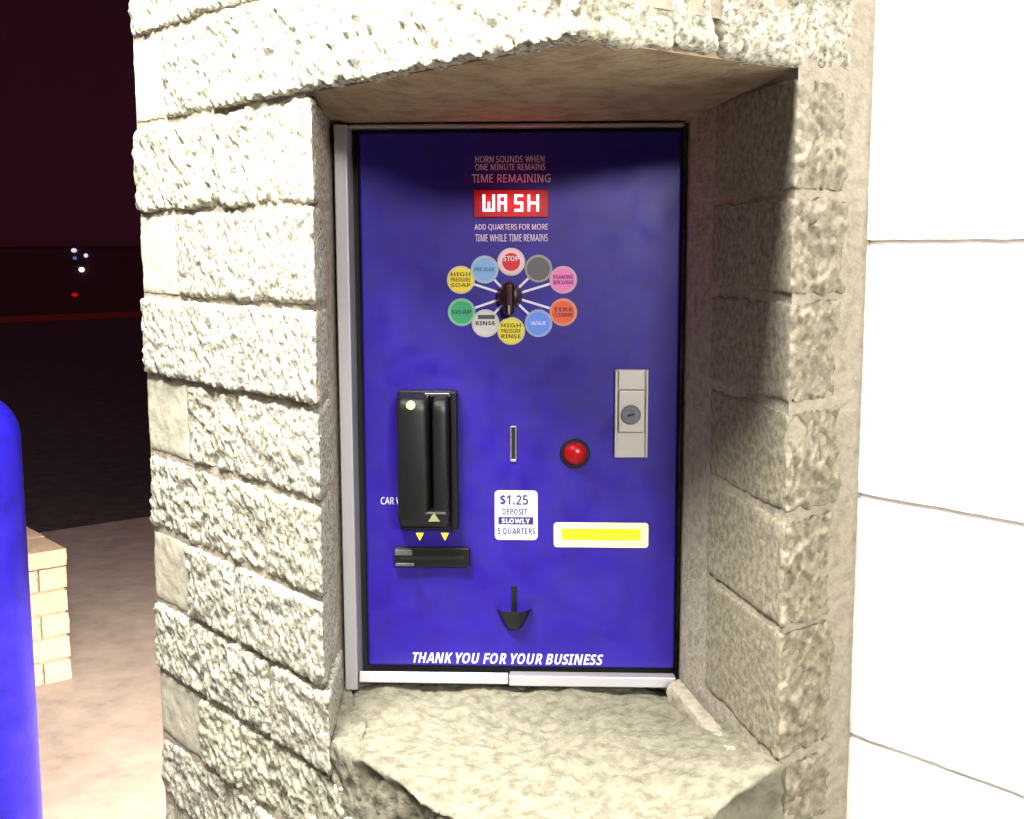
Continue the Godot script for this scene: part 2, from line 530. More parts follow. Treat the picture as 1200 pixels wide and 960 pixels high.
func pillar() -> void:
	var root := thing("stone_pillar", "rough split stone corner pillar with a deep recess holding the blue panel", "pillar")
	var T := SETBACK + 0.22
	var rec := 0.0015      # mortar beds lie this far behind the stone faces
	# mortar core: below the recess, beside it, above it
	var whole := PackedVector2Array([xz(st(rec, rec)), xz(st(END - rec, rec)), xz(st(END - rec, T)), xz(st(rec, T))])
	part(root, "mortar_core", prism(whole, 0.0, SILL - 0.085, Color(0.999, 1, 1)), M.mortar)
	part(root, "mortar_core", prism(whole, SOFFIT + 0.035, 2.82, Color(0.999, 1, 1)), M.mortar)
	var sl := 0.418       # where the recess opens in the bay face
	var left := PackedVector2Array([xz(st(sl + 0.022, rec)), xz(st(END - rec, rec)), xz(st(END - rec, T)), xz(pl(0.0, -0.06)), xz(pl(-0.2145, -0.06)), xz(pl(-0.2145, 0.0))])
	part(root, "mortar_core", prism(left, SILL - 0.085, SOFFIT + 0.035, Color(0.999, 1, 1)), M.mortar)
	var right := PackedVector2Array([xz(st(rec, 0.262) + V * 0.006), xz(pl(0.2085, 0.0)), xz(pl(0.2085, -0.06)), xz(pl(0.0, -0.06)), xz(st(END - rec, T)), xz(st(rec, T))])
	part(root, "mortar_core", prism(right, SILL - 0.085, SOFFIT + 0.035, Color(0.999, 1, 1)), M.mortar)
	# soffit slab under the stones that bridge the recess, falling a little towards the meter
	part(root, "lintel", soffit_mesh(sl), M.lintel)

	var Y := [0.0, 0.105, 0.205, 0.305, 0.41, 0.51, 0.61, 0.712, 0.81, 0.906, 1.007, 1.11, 1.218, 1.325, 1.433, 1.543, 1.658, 1.77, 1.88, 1.99, 2.095, 2.2, 2.305, 2.41, 2.515, 2.62, 2.72, 2.815]
	# joints of the bay face read from the photograph: [pixel x, pixel y]; a row marked 1 ends in a sawn head at the far edge
	var read := {
		9: [1, [[236, 840], [283, 880]]],
		10: [0, [[318, 830]]],
		11: [1, [[223, 700], [276, 690]]],
		12: [0, [[311, 610]]],
		13: [1, [[221, 510], [279, 530]]],
		14: [0, []],
		15: [1, [[208, 305]]],
		16: [0, [[298, 190]]],
		17: [1, [[192, 90], [248, 90], [425, 60]]],
		18: [0, [[285, 10], [480, 10]]],
		8: [0, [[300, 940]]],
	}
	for i in Y.size() - 1:
		var y0: float = Y[i]
		var y1: float = Y[i + 1]
		var mid := (y0 + y1) / 2.0
		var fine := y0 > 0.68 and y1 < 1.9
		var in_recess := y0 > SILL and y1 < SOFFIT + 0.01
		# bay face, from the recess or the corner out to the far end
		var cuts := [END]
		var sawn_end := i % 2 == 1
		var more := []
		if read.has(i + 1) and read[i + 1][1].size():
			sawn_end = read[i + 1][0] == 1
			for q in read[i + 1][1]:
				more.append(s_at(q[0], q[1]))
		elif read.has(i + 1):
			sawn_end = false
		else:
			more = [END - (0.10 if sawn_end else 0.30), 0.5, 0.22 + 0.06 * (i % 3)]
		more.sort()
		more.reverse()
		cuts.append_array(more)
		var near := sl + 0.003 if in_recess else (0.0 if i % 2 == 0 else 0.094)
		if i + 1 == 10:
			near = 0.412
		if i + 1 == 9:
			near = 0.0
		cuts = cuts.filter(func(x): return x > near + 0.03)
		if i + 1 == 9:
			cuts.append(0.385)
		cuts.append(near)
		for k in cuts.size() - 1:
			var top := y1
			if i + 1 == 9 and k == cuts.size() - 2:
				top = SILL - 0.075
			left_stone(root, cuts[k + 1], cuts[k], y0, top, fine, k == 0 and sawn_end, k == cuts.size() - 2 and near > 0.3)
			if k > 0 and fine:
				joint_fill(root, cuts[k], y0, y1)
		# narrow face
		if not in_recess:
			var t0 := 0.094 if near == 0.0 else 0.0
			var tm := 0.2 + 0.05 * (i % 2)
			if i + 1 == 17:
				tm = 0.155
			var low_top := y1 if i + 1 != 9 else SILL - 0.075
			if i + 1 == 10:
				right_stone(root, 0.27, 0.352, y0, SILL + 0.035, fine, 0.03, false, "quoin")
			else:
				right_stone(root, t0, tm, y0, low_top, fine)
				right_stone(root, tm, 0.352, y0, y1, fine, 0.10, false, "quoin" if y1 < 1.0 else "stone")
	# quoins between the recess and the white wall: sawn jamb, split face
	var yr := [SILL + 0.035, 1.125, 1.238, 1.345, 1.449, 1.547, SOFFIT]
	var front := 0.262
	var corner := st(0.0, front)
	var back_at := pl(0.2045, 0.0).lerp(corner, 0.30)
	var J := (corner - back_at)
	J.y = 0.0
	var deep := J.length()
	J = J.normalized()
	for k in yr.size() - 1:
		var w := 0.088 if k % 2 == 0 else 0.080
		if k == 4:
			w = 0.088
		var o := back_at + Vector3(0, yr[k] + 0.004, 0)
		var inset: Vector3 = V * [0.0015, 0.0, 0.002, 0.001, 0.0, 0.0015][k]
		var m := block(o + inset, V, Vector3.UP, J, Vector3(w - 0.004, yr[k + 1] - yr[k] - 0.009, deep + 0.002), 0.0045, 0.003, Vector3(0.0012, 0.003, 0.0078), tint(), false, Vector3(k, 2, 0))
		part(root, "stone", m, M.quoin)
	# mortar run against the white wall
	part(root, "mortar_joint", block(st(0.06, 0.348, 0.5), V, Vector3.UP, -U, Vector3(0.036, 1.9, 0.058), 0.006, 0.008, Vector3(0.002, 0.002, 0.004), Color(0.999, 1, 1)), M.mortar)
	sill(root, sl)

func soffit_mesh(sl: float) -> ArrayMesh:
	var back := 1.6425
	var c := [st(0.010, 0.010, SOFFIT + 0.003), st(sl + 0.02, 0.010, SOFFIT + 0.003), pl(-0.218, -0.04, back), pl(0.22, -0.04, back), st(0.010, 0.285, SOFFIT + 0.003)]
	var s := SurfaceTool.new()
	s.begin(Mesh.PRIMITIVE_TRIANGLES)
	s.set_smooth_group(-1)
	for f in [[0, 1, 2], [0, 2, 3], [0, 3, 4]]:
		var q := [c[f[0]], c[f[1]], c[f[2]]]
		if (q[1] - q[0]).cross(q[2] - q[0]).y < 0.0:
			q.reverse()
		for w in q:                     # underside
			s.set_color(Color(0.999, 1, 1))
			s.add_vertex(w)
		q.reverse()
		for w in q:                     # upper side, level
			s.set_color(Color(0.999, 1, 1))
			s.add_vertex(Vector3(w.x, SOFFIT + 0.034, w.z))
	for i in 5:
		var a: Vector3 = c[i]
		var b: Vector3 = c[(i + 1) % 5]
		var a1 := Vector3(a.x, SOFFIT + 0.034, a.z)
		var b1 := Vector3(b.x, SOFFIT + 0.034, b.z)
		for w in [a, a1, b1, a, b1, b]:
			s.set_color(Color(0.999, 1, 1))
			s.add_vertex(w)
	s.generate_normals()
	return s.commit()

func sill(root: Node, sl: float) -> void:
	var lip := 0.004
	var rim := [pl(-0.205, -0.028), pl(0.208, -0.028), st(-lip, 0.272), st(-lip, -lip), st(0.36, -lip)]
	part(root, "sill_slab", slab(rim, SILL, 0.07, 1), M.sill)
	var md := (PN + PV * 0.09) / (PN + PV * 0.09).dot(-V)
	part(root, "mortar_joint", block(st(0.352, -0.001, SILL - 0.09) - md * 0.1, U, Vector3.UP, md, Vector3(0.064, 0.088, 0.1), 0.006, 0.004, Vector3(0.003, 0.006, 0.008), Color(0.999, 1, 1)), M.sill)
	# mortar wash in the corner against the jamb
	part(root, "mortar_joint", block(pl(0.203, 0.0, SILL - 0.02), (st(0.03, 0.268) - pl(0.203, 0.0)).normalized(), Vector3.UP, -V, Vector3(0.285, 0.040, 0.02), 0.009, 0.006, Vector3(0.002, 0.003, 0.004), Color(0.999, 1, 1)), M.mortar)

func rise(w: Vector3) -> float:          # the sill is bedded higher towards the white wall
	var d := w - APEX
	return 0.036 * clampf(d.dot(V) / 0.262, 0.0, 1.0) * clampf(1.0 - d.dot(U) / 0.26, 0.0, 1.0)

# a broken-edged slab over a convex plan polygon
func slab(poly: Array, top: float, thick: float, seed_: int) -> ArrayMesh:
	var rim := PackedVector3Array()
	for i in poly.size():
		var a: Vector3 = poly[i]
		var b: Vector3 = poly[(i + 1) % poly.size()]
		var n := maxi(2, int((b - a).length() / 0.004))
		for k in n:
			rim.append(a.lerp(b, float(k) / n))
	var c := Vector3.ZERO
	for w in rim:
		c += w
	c /= rim.size()
	var rings := 46
	var side := 12
	var v := PackedVector3Array()
	var nr := rim.size()
	for j in rings + side + 1:
		for w in rim:
			var outw := (w - c)
			outw.y = 0.0
			var dir := outw.normalized()
			var p: Vector3
			if j <= rings:
				var f := float(j) / rings
				p = c + outw * f
				p.y = top + rise(p)
				var edge := clampf((f - 0.9) / 0.1, 0.0, 1.0)
				p.y += lump.get_noise_3dv(p * 0.6 + Vector3(seed_, 0, 0)) * 0.010 + grain.get_noise_3dv(p) * 0.0026 - absf(chip.get_noise_3dv(p * 0.7)) * 0.004
				p.y -= edge * edge * (0.004 + 0.010 * maxf(0.0, lump.get_noise_3dv(p * 1.1)))
			else:
				var g := float(j - rings) / side
				p = w
				p.y = top + rise(w) - 0.004 - (thick + rise(w)) * g
				var k := lump.get_noise_3dv(p) * 0.012 + grain.get_noise_3dv(p) * 0.004
				p += dir * (k - 0.004)
			v.append(p)
	var ix := PackedInt32Array()
	for j in rings + side:
		for i in nr:
			var i2 := (i + 1) % nr
			var k0 := j * nr + i
			var k1 := j * nr + i2
			var k2 := k0 + nr
			var k3 := k1 + nr
			ix.append_array([k0, k1, k3, k0, k3, k2])
	var s := SurfaceTool.new()
	s.begin(Mesh.PRIMITIVE_TRIANGLES)
	var e1 := v[ix[1500 * 3 + 1]] - v[ix[1500 * 3]]
	var e2 := v[ix[1500 * 3 + 2]] - v[ix[1500 * 3]]
	if e1.cross(e2).y > 0.0:
		ix.reverse()
	for p in v:
		s.set_smooth_group(0)
		s.set_color(Color(0.999, 1, 1))
		s.add_vertex(p)
	for k in ix:
		s.add_index(k)
	s.generate_normals()
	return s.commit()

# ------------------------------------------------------------------ white wall of the bay
func white_wall() -> void:
	var root := thing("block_wall", "white painted block wall running from the stone pillar with dark thin course joints", "wall")
	var p := PackedVector2Array([xz(st(-3.6, SETBACK + 0.006)), xz(st(0.02, SETBACK + 0.006)), xz(st(0.02, SETBACK + 0.2)), xz(st(-3.6, SETBACK + 0.2))])
	part(root, "mortar_core", prism(p, 0.0, 2.82, Color(0.999, 1, 1)), M.white)
	for i in 11:
		var y0 := 1.243 + 0.2585 * (i - 5) + 0.2585 * 0.0
		var h := 0.2585
		if y0 < 0.0:
			h += y0
			y0 = 0.0
		if y0 > 2.8:
			continue
		h = minf(h, 2.82 - y0)
		var off := 0.0 if i % 2 == 0 else 0.42
		for k in 5:
			var s1 := 0.01 - k * 0.84 + (0.42 if off > 0.0 and k > 0 else 0.0)
			var s0 := s1 - (0.84 if not (off > 0.0 and k == 0) else 0.42)
			s0 = maxf(s0, -3.6)
			if s1 - s0 < 0.05:
				continue
			var m := block(st(s0 + 0.002, SETBACK + 0.05, y0 + 0.002), U, Vector3.UP, -V, Vector3(s1 - s0 - 0.004, h - 0.004, 0.05), 0.003, 0.011, Vector3(0.0006, 0.0006, 0.0012), Color(0.999, 1, 1), false, Vector3(k, i, 0))
			part(root, "block", m, M.white)

# ------------------------------------------------------------------ lamps
func unseen_bay_lamp(at: Vector3, energy: float, label: String) -> void:
	var root := thing("unseen_bay_lamp", label, "lamp", at, Basis(U, Vector3.UP, U.cross(Vector3.UP)), "unseen lamps under the bay ceiling")
	part(root, "mount", lathe([Vector2(0.0, 0.302), Vector2(0.1, 0.3), Vector2(0.1, 0.28), Vector2(0.03, 0.26), Vector2(0.03, 0.2), Vector2(0, 0.2)], 24), M.bronze)
	for k in 4:
		var p := Vector3(0.17 * (1 if k % 2 else -1), 0, 0.17 * (1 if k / 2 else -1))
		part(root, "arm", rbox(Vector3.ZERO, Vector3(0.28, 0.02, 0.03), 0.004), M.bronze, Transform3D(Basis(Vector3.UP, -atan2(p.z, p.x)), Vector3(p.x / 2, 0.2, p.z / 2)))
		var gl := SphereMesh.new()
		gl.radius = 0.15
		gl.height = 0.30
		gl.radial_segments = 24
		gl.rings = 12
		part(root, "globe", gl, M.globe, Transform3D(Basis(), p))
		var l := OmniLight3D.new()
		l.name = "unseen_bay_light"
		l.light_color = Color(1.0, 0.985, 0.955)
		l.light_energy = energy
		l.light_size = 0.14
		l.omni_range = 60.0
		l.omni_attenuation = 2.0
		l.shadow_enabled = true
		l.position = p
		root.add_child(l, true)

func unseen_lot_lamp() -> void:
	# stands behind the pillar, before the front of the building; unseen, its place, height and shade chosen for the pool of light
	var root := thing("unseen_post_lamp", "unseen short bronze post lamp with a shade, lighting the ground and planter from behind the stone pillar", "lamp", st(1.2, 1.5, 0.006))
	part(root, "post", lathe([Vector2(0.09, 0.0), Vector2(0.09, 0.02), Vector2(0.04, 0.05), Vector2(0.035, 1.16), Vector2(0.06, 1.18), Vector2(0.06, 1.20), Vector2(0, 1.20)], 24), M.bronze)
	part(root, "globe", lathe([Vector2(0.03, 1.20), Vector2(0.055, 1.25), Vector2(0.06, 1.30), Vector2(0.045, 1.36), Vector2(0.0, 1.38)], 24), M.warm_glass)
	part(root, "shade", lathe([Vector2(0.20, 1.226), Vector2(0.196, 1.25), Vector2(0.11, 1.39), Vector2(0.03, 1.45), Vector2(0, 1.46)], 24), M.bronze)  # rim set to cut the lamp off from the farther ground
	var l := OmniLight3D.new()
	l.name = "unseen_post_light"
	l.light_color = Color(1.0, 0.90, 0.82)
	l.light_energy = 23.0
	l.light_size = 0.03
	l.omni_range = 80.0
	l.omni_attenuation = 2.0
	l.shadow_enabled = true
	l.position = Vector3(0, 1.30, 0)
	root.add_child(l)

# ------------------------------------------------------------------ the meter
const DOOR := -0.026     # door face, behind the frame's lip

func pu(x: float, y: float, z := DOOR) -> Vector3:      # pixel to the meter's own axes, on the plane z
	var w := on_plane(x, y, pl(0, z), PN) - P0
	return Vector3(w.dot(PV), w.y, z)

func bar(root: Node, called: String, x0: float, y0: float, x1: float, y1: float, z0: float, z1: float, m: Material, r := 0.001) -> MeshInstance3D:
	var a := pu(x0, y1)
	var b := pu(x1, y0)
	return part(root, called, rbox(Vector3((a.x + b.x) / 2, (a.y + b.y) / 2, DOOR + (z0 + z1) / 2), Vector3(b.x - a.x, b.y - a.y, z1 - z0), r), m)

# raised lettering that fills the pixel box x0..x1, y0..y1 (capital height)
func lettering(root: Node, called: String, text: String, x0: float, y0: float, x1: float, y1: float, m: Material, weight := 400, lift := 0.0004, slant := 0.0) -> void:
	var f := SystemFont.new()
	f.font_names = PackedStringArray(["Droid Sans"])
	f.font_weight = weight
	var t := TextMesh.new()
	t.font = f
	t.text = text
	t.font_size = 24
	t.pixel_size = 0.01
	t.depth = 0.02
	t.curve_step = 2.0
	var bb := t.get_aabb()
	var a := pu(x0, y1)
	var b := pu(x1, y0)
	var sx := (b.x - a.x) / bb.size.x
	var sy := (b.y - a.y) / bb.size.y
	var mid := bb.position + bb.size / 2
	var bas := Basis(Vector3(sx, 0, 0), Vector3(sy * slant, sy, 0), Vector3(0, 0, 0.03))
	part(root, called, t, m, Transform3D(bas, Vector3((a.x + b.x) / 2, (a.y + b.y) / 2, DOOR + lift) - bas * Vector3(mid.x, mid.y, 0)))

# a thin plate with rounded corners (radius in metres) over a pixel box
func plate(root: Node, called: String, x0: float, y0: float, x1: float, y1: float, z0: float, z1: float, rad: float, m: Material) -> MeshInstance3D:
	var a := pu(x0, y1)
	var b := pu(x1, y0)
	var rim := []
	for c in [[b.x - rad, b.y - rad, 0.0], [a.x + rad, b.y - rad, 90.0], [a.x + rad, a.y + rad, 180.0], [b.x - rad, a.y + rad, 270.0]]:
		for k in 6:
			var t := deg_to_rad(c[2] + 18.0 * k)
			rim.append(Vector2(c[0] + cos(t) * rad, c[1] + sin(t) * rad))
	var s := SurfaceTool.new()
	s.begin(Mesh.PRIMITIVE_TRIANGLES)
	s.set_smooth_group(-1)
	var mid := Vector3((a.x + b.x) / 2, (a.y + b.y) / 2, DOOR + z1)
	for i in rim.size():
		var p: Vector2 = rim[i]
		var q: Vector2 = rim[(i + 1) % rim.size()]
		var p1 := Vector3(p.x, p.y, DOOR + z1)
		var q1 := Vector3(q.x, q.y, DOOR + z1)
		var p0 := Vector3(p.x, p.y, DOOR + z0)
		var q0 := Vector3(q.x, q.y, DOOR + z0)
		for w in [mid, q1, p1, p1, q1, q0, p1, q0, p0]:
			s.add_vertex(w)
	s.generate_normals()
	return part(root, called, s.commit(), m)

func disc(root: Node, called: String, x: float, y: float, rpx: float, m: Material, z0: float, z1: float) -> MeshInstance3D:
	var c := pu(x, y)
	var r := pu(x + rpx, y).x - c.x
	var e := minf(0.0008, (z1 - z0) * 0.4)
	return part(root, called, lathe([Vector2(r, z0), Vector2(r, z1 - e), Vector2(r - e, z1), Vector2(0, z1)], 28), m, Transform3D(facing(), Vector3(c.x, c.y, DOOR)))

func meter() -> void:
	var root := thing("wash_meter", "blue car wash coin meter panel with red lit display set in stone recess", "meter", P0, Basis(PV, Vector3.UP, PN))
	# frame
	var y_top := 1.6405
	part(root, "frame_side", rbox(Vector3(-0.2005, 1.296, -0.018), Vector3(0.0155, 0.689, 0.04), 0.0015), M.alu)
	part(root, "frame_top", rbox(Vector3(0.0045, y_top - 0.0015, -0.026), Vector3(0.394, 0.004, 0.03), 0.001), M.alu)
	var split := pu(597, 800).x
	var tilt := Basis(Vector3.RIGHT, deg_to_rad(-26))
	part(root, "frame_ledge", rbox(Vector3.ZERO, Vector3(split + 0.1905, 0.014, 0.03), 0.0015), M.alu, Transform3D(Basis(Vector3.RIGHT, deg_to_rad(-20)), Vector3((split - 0.1915) / 2, 0.9635, -0.013)))
	part(root, "frame_ledge", rbox(Vector3.ZERO, Vector3(0.2005 - split, 0.013, 0.03), 0.0015), M.alu, Transform3D(Basis(Vector3.RIGHT, deg_to_rad(-9)), Vector3((split + 0.2015) / 2, 0.963, -0.0145)))
	part(root, "back_box", rbox(Vector3(0.0, 1.294, -0.052), Vector3(0.408, 0.68, 0.018), 0.002), M.black_dull)
	var door := part(root, "door", rbox(Vector3(0.0085, 1.3035, DOOR - 0.006), Vector3(0.384, 0.659, 0.012), 0.003), M.blue)

	# instructions and the display
	lettering(root, "lettering", "HORN SOUNDS WHEN", 557, 182.5, 638, 190.5, M.ink)
	lettering(root, "lettering", "ONE MINUTE REMAINS", 557, 192, 639, 199.5, M.ink)
	lettering(root, "lettering", "TIME REMAINING", 553, 204, 645, 214, M.ink, 500)
	lettering(root, "lettering", "ADD QUARTERS FOR MORE", 556, 262.5, 642, 271, M.ink)
	lettering(root, "lettering", "TIME WHILE TIME REMAINS", 557, 274.5, 642, 283, M.ink)
	var disp := bar(root, "display", 555, 222, 643, 255, -0.002, 0.003, M.led_window, 0.001)
	display_text(disp)
	for x in [573.0, 590.0, 608.0, 625.0]:
		var dl := OmniLight3D.new()
		dl.name = "display_light"
		dl.light_color = Color(1.0, 0.05, 0.24)
		dl.light_energy = 0.0005
		dl.light_size = 0.01
		dl.omni_range = 3.0
		dl.omni_attenuation = 2.0
		dl.shadow_enabled = true
		dl.position = pu(x, 238) + Vector3(0, 0, 0.0125)
		root.add_child(dl, true)

	# programme dial: ten discs round a selector knob
	var cols := [
		[599, 307, Color(0.88, 0.78, 0.82), ["STOP"], Color(0.9, 0.8, 0.85)],
		[631, 315, Color(0.36, 0.36, 0.38), [], Color.BLACK],
		[660, 328, Color(0.88, 0.48, 0.72), ["FOAMING", "BRUSH"], Color(0.45, 0.15, 0.45)],
		[660, 366, Color(0.88, 0.36, 0.20), ["TIRE", "CLEANER"], Color(0.45, 0.15, 0.25)],
		[631, 379, Color(0.38, 0.55, 0.93), ["WAX"], Color(0.8, 0.85, 1.0)],
		[599, 388, Color(0.90, 0.84, 0.20), ["HIGH", "PRESSURE", "RINSE"], Color(0.35, 0.3, 0.1)],
		[569, 379, Color(0.80, 0.80, 0.80), ["RINSE"], Color(0.15, 0.15, 0.15)],
		[541, 366, Color(0.20, 0.62, 0.42), ["SOAP"], Color(0.1, 0.25, 0.35)],
		[540, 328, Color(0.90, 0.82, 0.22), ["HIGH", "PRESSURE", "SOAP"], Color(0.35, 0.3, 0.1)],
		[568, 316, Color(0.48, 0.66, 0.86), ["PRE-SOAK"], Color(0.25, 0.4, 0.6)],
	]
	var hub := Vector2(597.5, 347)
	for d in cols:
		var dir := (Vector2(d[0], d[1]) - hub)
		if absf(dir.x) > 8.0:
			var a := pu(hub.x + dir.x * 0.22, hub.y + dir.y * 0.22)
			var b := pu(hub.x + dir.x * 0.75, hub.y + dir.y * 0.75)
			var len := (b - a).length()
			part(root, "spoke", rbox(Vector3.ZERO, Vector3(len, 0.0028, 0.0005), 0.0001), M.ink, Transform3D(Basis(Vector3.BACK, atan2(b.y - a.y, b.x - a.x)), (a + b) / 2 + Vector3(0, 0, 0.0002)))
	for d in cols:
		var ring := disc(root, "dial_disc", d[0], d[1], 16.4, mat(Color(0.74, 0.74, 0.74).lerp(d[2], 0.45), 0.5), -0.001, 0.0012)
		var inner := part(ring, "disc_face", lathe([Vector2(0.0138, 0), Vector2(0.0138, 0.0016), Vector2(0, 0.0016)], 28), mat(d[2], 0.5))
		if d[3] == ["STOP"]:
			part(ring, "disc_centre", lathe([Vector2(0.0108, 0), Vector2(0.0108, 0.002), Vector2(0, 0.002)], 24), mat(Color(0.80, 0.12, 0.22), 0.5))
			lettering(root, "disc_lettering", "STOP", d[0] - 9, d[1] - 7, d[0] + 9, d[1] - 1, M.ink, 700, 0.0021)
		elif d[3].size():
			var ink := mat(d[4], 0.6)
			var n: int = d[3].size()
			for k in n:
				var w: float = minf(11.5, 3.0 * d[3][k].length())
				var yy: float = d[1] - 2.6 + (k - (n - 1) / 2.0) * 6.4
				lettering(root, "disc_lettering", d[3][k], d[0] - w, yy, d[0] + w, yy + 4.6, ink, 700, 0.0018)
	# the two-tone disc has a dark band above its lettering
	bar(root, "disc_band", 560, 369, 580, 374, 0.0012, 0.0019, mat(Color(0.3, 0.29, 0.3), 0.5), 0.0003)
	var kc := pu(hub.x, hub.y)
	var knob := part(root, "selector_knob", lathe([Vector2(0.0155, 0), Vector2(0.0155, 0.006), Vector2(0.0145, 0.009), Vector2(0.0125, 0.018), Vector2(0.009, 0.02), Vector2(0, 0.02)], 24), M.knob, Transform3D(facing(), kc))
	part(knob, "pointer", rbox(Vector3(0, 0.017, 0.002), Vector3(0.013, 0.016, 0.040), 0.005), M.knob)
	part(knob, "pointer_line", rbox(Vector3(0, 0.0254, 0.015), Vector3(0.0012, 0.001, 0.010), 0.0003), M.ink)

	card_reader(root)

	# coin slot with its steel bezel
	var cs := bar(root, "coin_slot", 598.2, 499, 605.2, 541, 0.0, 0.003, M.steel, 0.0016)
	bar(root, "slot_opening", 599.2, 500, 604.2, 537.5, 0.001, 0.0034, M.black_dull, 0.0008)
	# red push button in a dark collar
	var btn := disc(root, "button_collar", 674, 531, 17.5, M.black, 0.0, 0.004)
	part(btn, "push_button", lathe([Vector2(0.0138, 0.003), Vector2(0.0138, 0.0065), Vector2(0.0125, 0.0095), Vector2(0.009, 0.0125), Vector2(0.005, 0.0139), Vector2(0, 0.0143)], 28), M.red)
	# steel lock plate with a sunk lock cylinder
	var lp := bar(root, "lock_plate", 719.5, 433, 760, 536, 0.0, 0.0025, M.steel, 0.001)
	bar(root, "lock_recess_side", 719.8, 433.5, 724, 535.5, 0.0025, 0.006, M.steel, 0.001)
	bar(root, "lock_recess_side", 755.6, 433.5, 759.8, 535.5, 0.0025, 0.006, M.steel, 0.001)
	var tongue := bar(root, "lock_handle", 724.3, 457, 755.4, 506, 0.0024, 0.0075, M.steel, 0.0015)
	bar(root, "lock_handle_lip", 724.3, 434, 755.4, 456.5, 0.0024, 0.005, M.steel, 0.0015)
	var lock := disc(root, "lock_cylinder", 739, 485, 11.5, M.dull_steel, 0.006, 0.0105)
	part(lock, "lock_core", lathe([Vector2(0.0082, 0.01), Vector2(0.0082, 0.0112), Vector2(0.006, 0.0112), Vector2(0.0055, 0.0104), Vector2(0, 0.0104)], 24), mat(Color(0.50, 0.53, 0.60), 0.3, 0.5))
	part(lock, "keyhole", rbox(Vector3(0.0, 0.011, 0.0), Vector3(0.008, 0.0012, 0.0022), 0.0004), M.black_dull, Transform3D(Basis(Vector3.UP, 0.3), Vector3.ZERO))

	# price sticker
	plate(root, "price_label", 580, 575, 630, 632.5, -0.001, 0.0008, 0.005, M.label_white)
	lettering(root, "price_lettering", "$1.25", 586, 579.5, 619, 592, M.label_navy, 600, 0.001)
	lettering(root, "price_lettering", "DEPOSIT", 589, 596, 618, 603, M.label_navy, 700, 0.001)
	bar(root, "price_band", 584, 606, 625, 614.5, 0.0006, 0.0011, M.label_navy, 0.0002)
	lettering(root, "price_lettering", "SLOWLY", 588, 607.8, 621, 612.8, M.label_white, 700, 0.0013)
	lettering(root, "price_lettering", "5 QUARTERS", 583, 619, 627.5, 627, M.label_navy, 700, 0.001)
	# yellow label
	plate(root, "yellow_label", 649, 613, 760, 641, -0.001, 0.001, 0.004, M.label_edge)
	bar(root, "yellow_label_band", 658.5, 620, 750.5, 632.5, 0.0008, 0.0015, M.yellow, 0.0002)
	# coin return: a slot over a small dark cup
	bar(root, "return_slot", 599.5, 686, 605.5, 716, 0.0, 0.002, M.black, 0.0007)
	var cup := pu(602.5, 712)
	part(root, "coin_return_cup", cup_mesh(0.0225, 0.030, 0.020), M.black, Transform3D(Basis(), cup))
	lettering(root, "lettering", "THANK YOU FOR YOUR BUSINESS", 483, 767.2, 706, 776.6, M.ink, 700, 0.0004, 0.2)
	lettering(root, "lettering", "CAR WASH", 446.5, 583, 487, 591, M.ink, 400)

func cup_mesh(r: float, h: float, d: float) -> ArrayMesh:     # half a bowl open at the top, hung on the door
	var s := SurfaceTool.new()
	s.begin(Mesh.PRIMITIVE_TRIANGLES)
	s.set_smooth_group(0)
	var n := 16
	var m := 8
	var pts := []
	for j in m + 1:
		var f := float(j) / m
		var row := []
		for i in n + 1:
			var a := PI * i / n
			var k := pow(1.0 - f * f, 0.55) if f < 1.0 else 0.0
			row.append(Vector3(-cos(a) * r * (1.0 - 0.5 * f) * (k * 0.5 + 0.5 if f < 1.0 else 0.0), -f * h, sin(a) * d * k))
		pts.append(row)
	for j in m:
		for i in n:
			for w in [pts[j][i], pts[j][i + 1], pts[j + 1][i + 1], pts[j][i], pts[j + 1][i + 1], pts[j + 1][i]]:
				s.add_vertex(w)
	s.generate_normals()
	return s.commit()

func display_text(disp: Node) -> void:
	# stroke letters of the lit display, in cells of 3 x 5 units: W A _ S H
	var strokes := {
		"W": [[0, 0, 0, 4], [2, 0, 2, 4], [1, 2, 1, 4], [0, 4, 2, 4]],
		"A": [[0, 0, 0, 4], [2, 0, 2, 4], [0, 0, 2, 0], [0, 2, 2, 2]],
		"S": [[0, 0, 2, 0], [0, 0, 0, 2], [0, 2, 2, 2], [2, 2, 2, 4], [0, 4, 2, 4]],
		"H": [[0, 0, 0, 4], [2, 0, 2, 4], [0, 2, 2, 2]],
	}
	var cells := [["W", 565.5, 580.5], ["A", 583.0, 594.5], ["S", 602.5, 613.5], ["H", 618.0, 632.0]]
	for c in cells:
		for sgm in strokes[c[0]]:
			var gx := func(k): return lerpf(c[1] + 1.8, c[2] - 1.8, k / 2.0)
			var gy := func(k): return lerpf(229.5, 246.5, k / 4.0)
			var a := pu(gx.call(sgm[0]) , gy.call(sgm[1]))
			var b := pu(gx.call(sgm[2]), gy.call(sgm[3]))
			var half := 0.0014
			var size := Vector3(absf(b.x - a.x) + 2 * half, absf(b.y - a.y) + 2 * half, 0.0012)
			part(disp, "segment", rbox(Vector3((a.x + b.x) / 2, (a.y + b.y) / 2, DOOR + 0.0034), size, 0.0005), M.led)

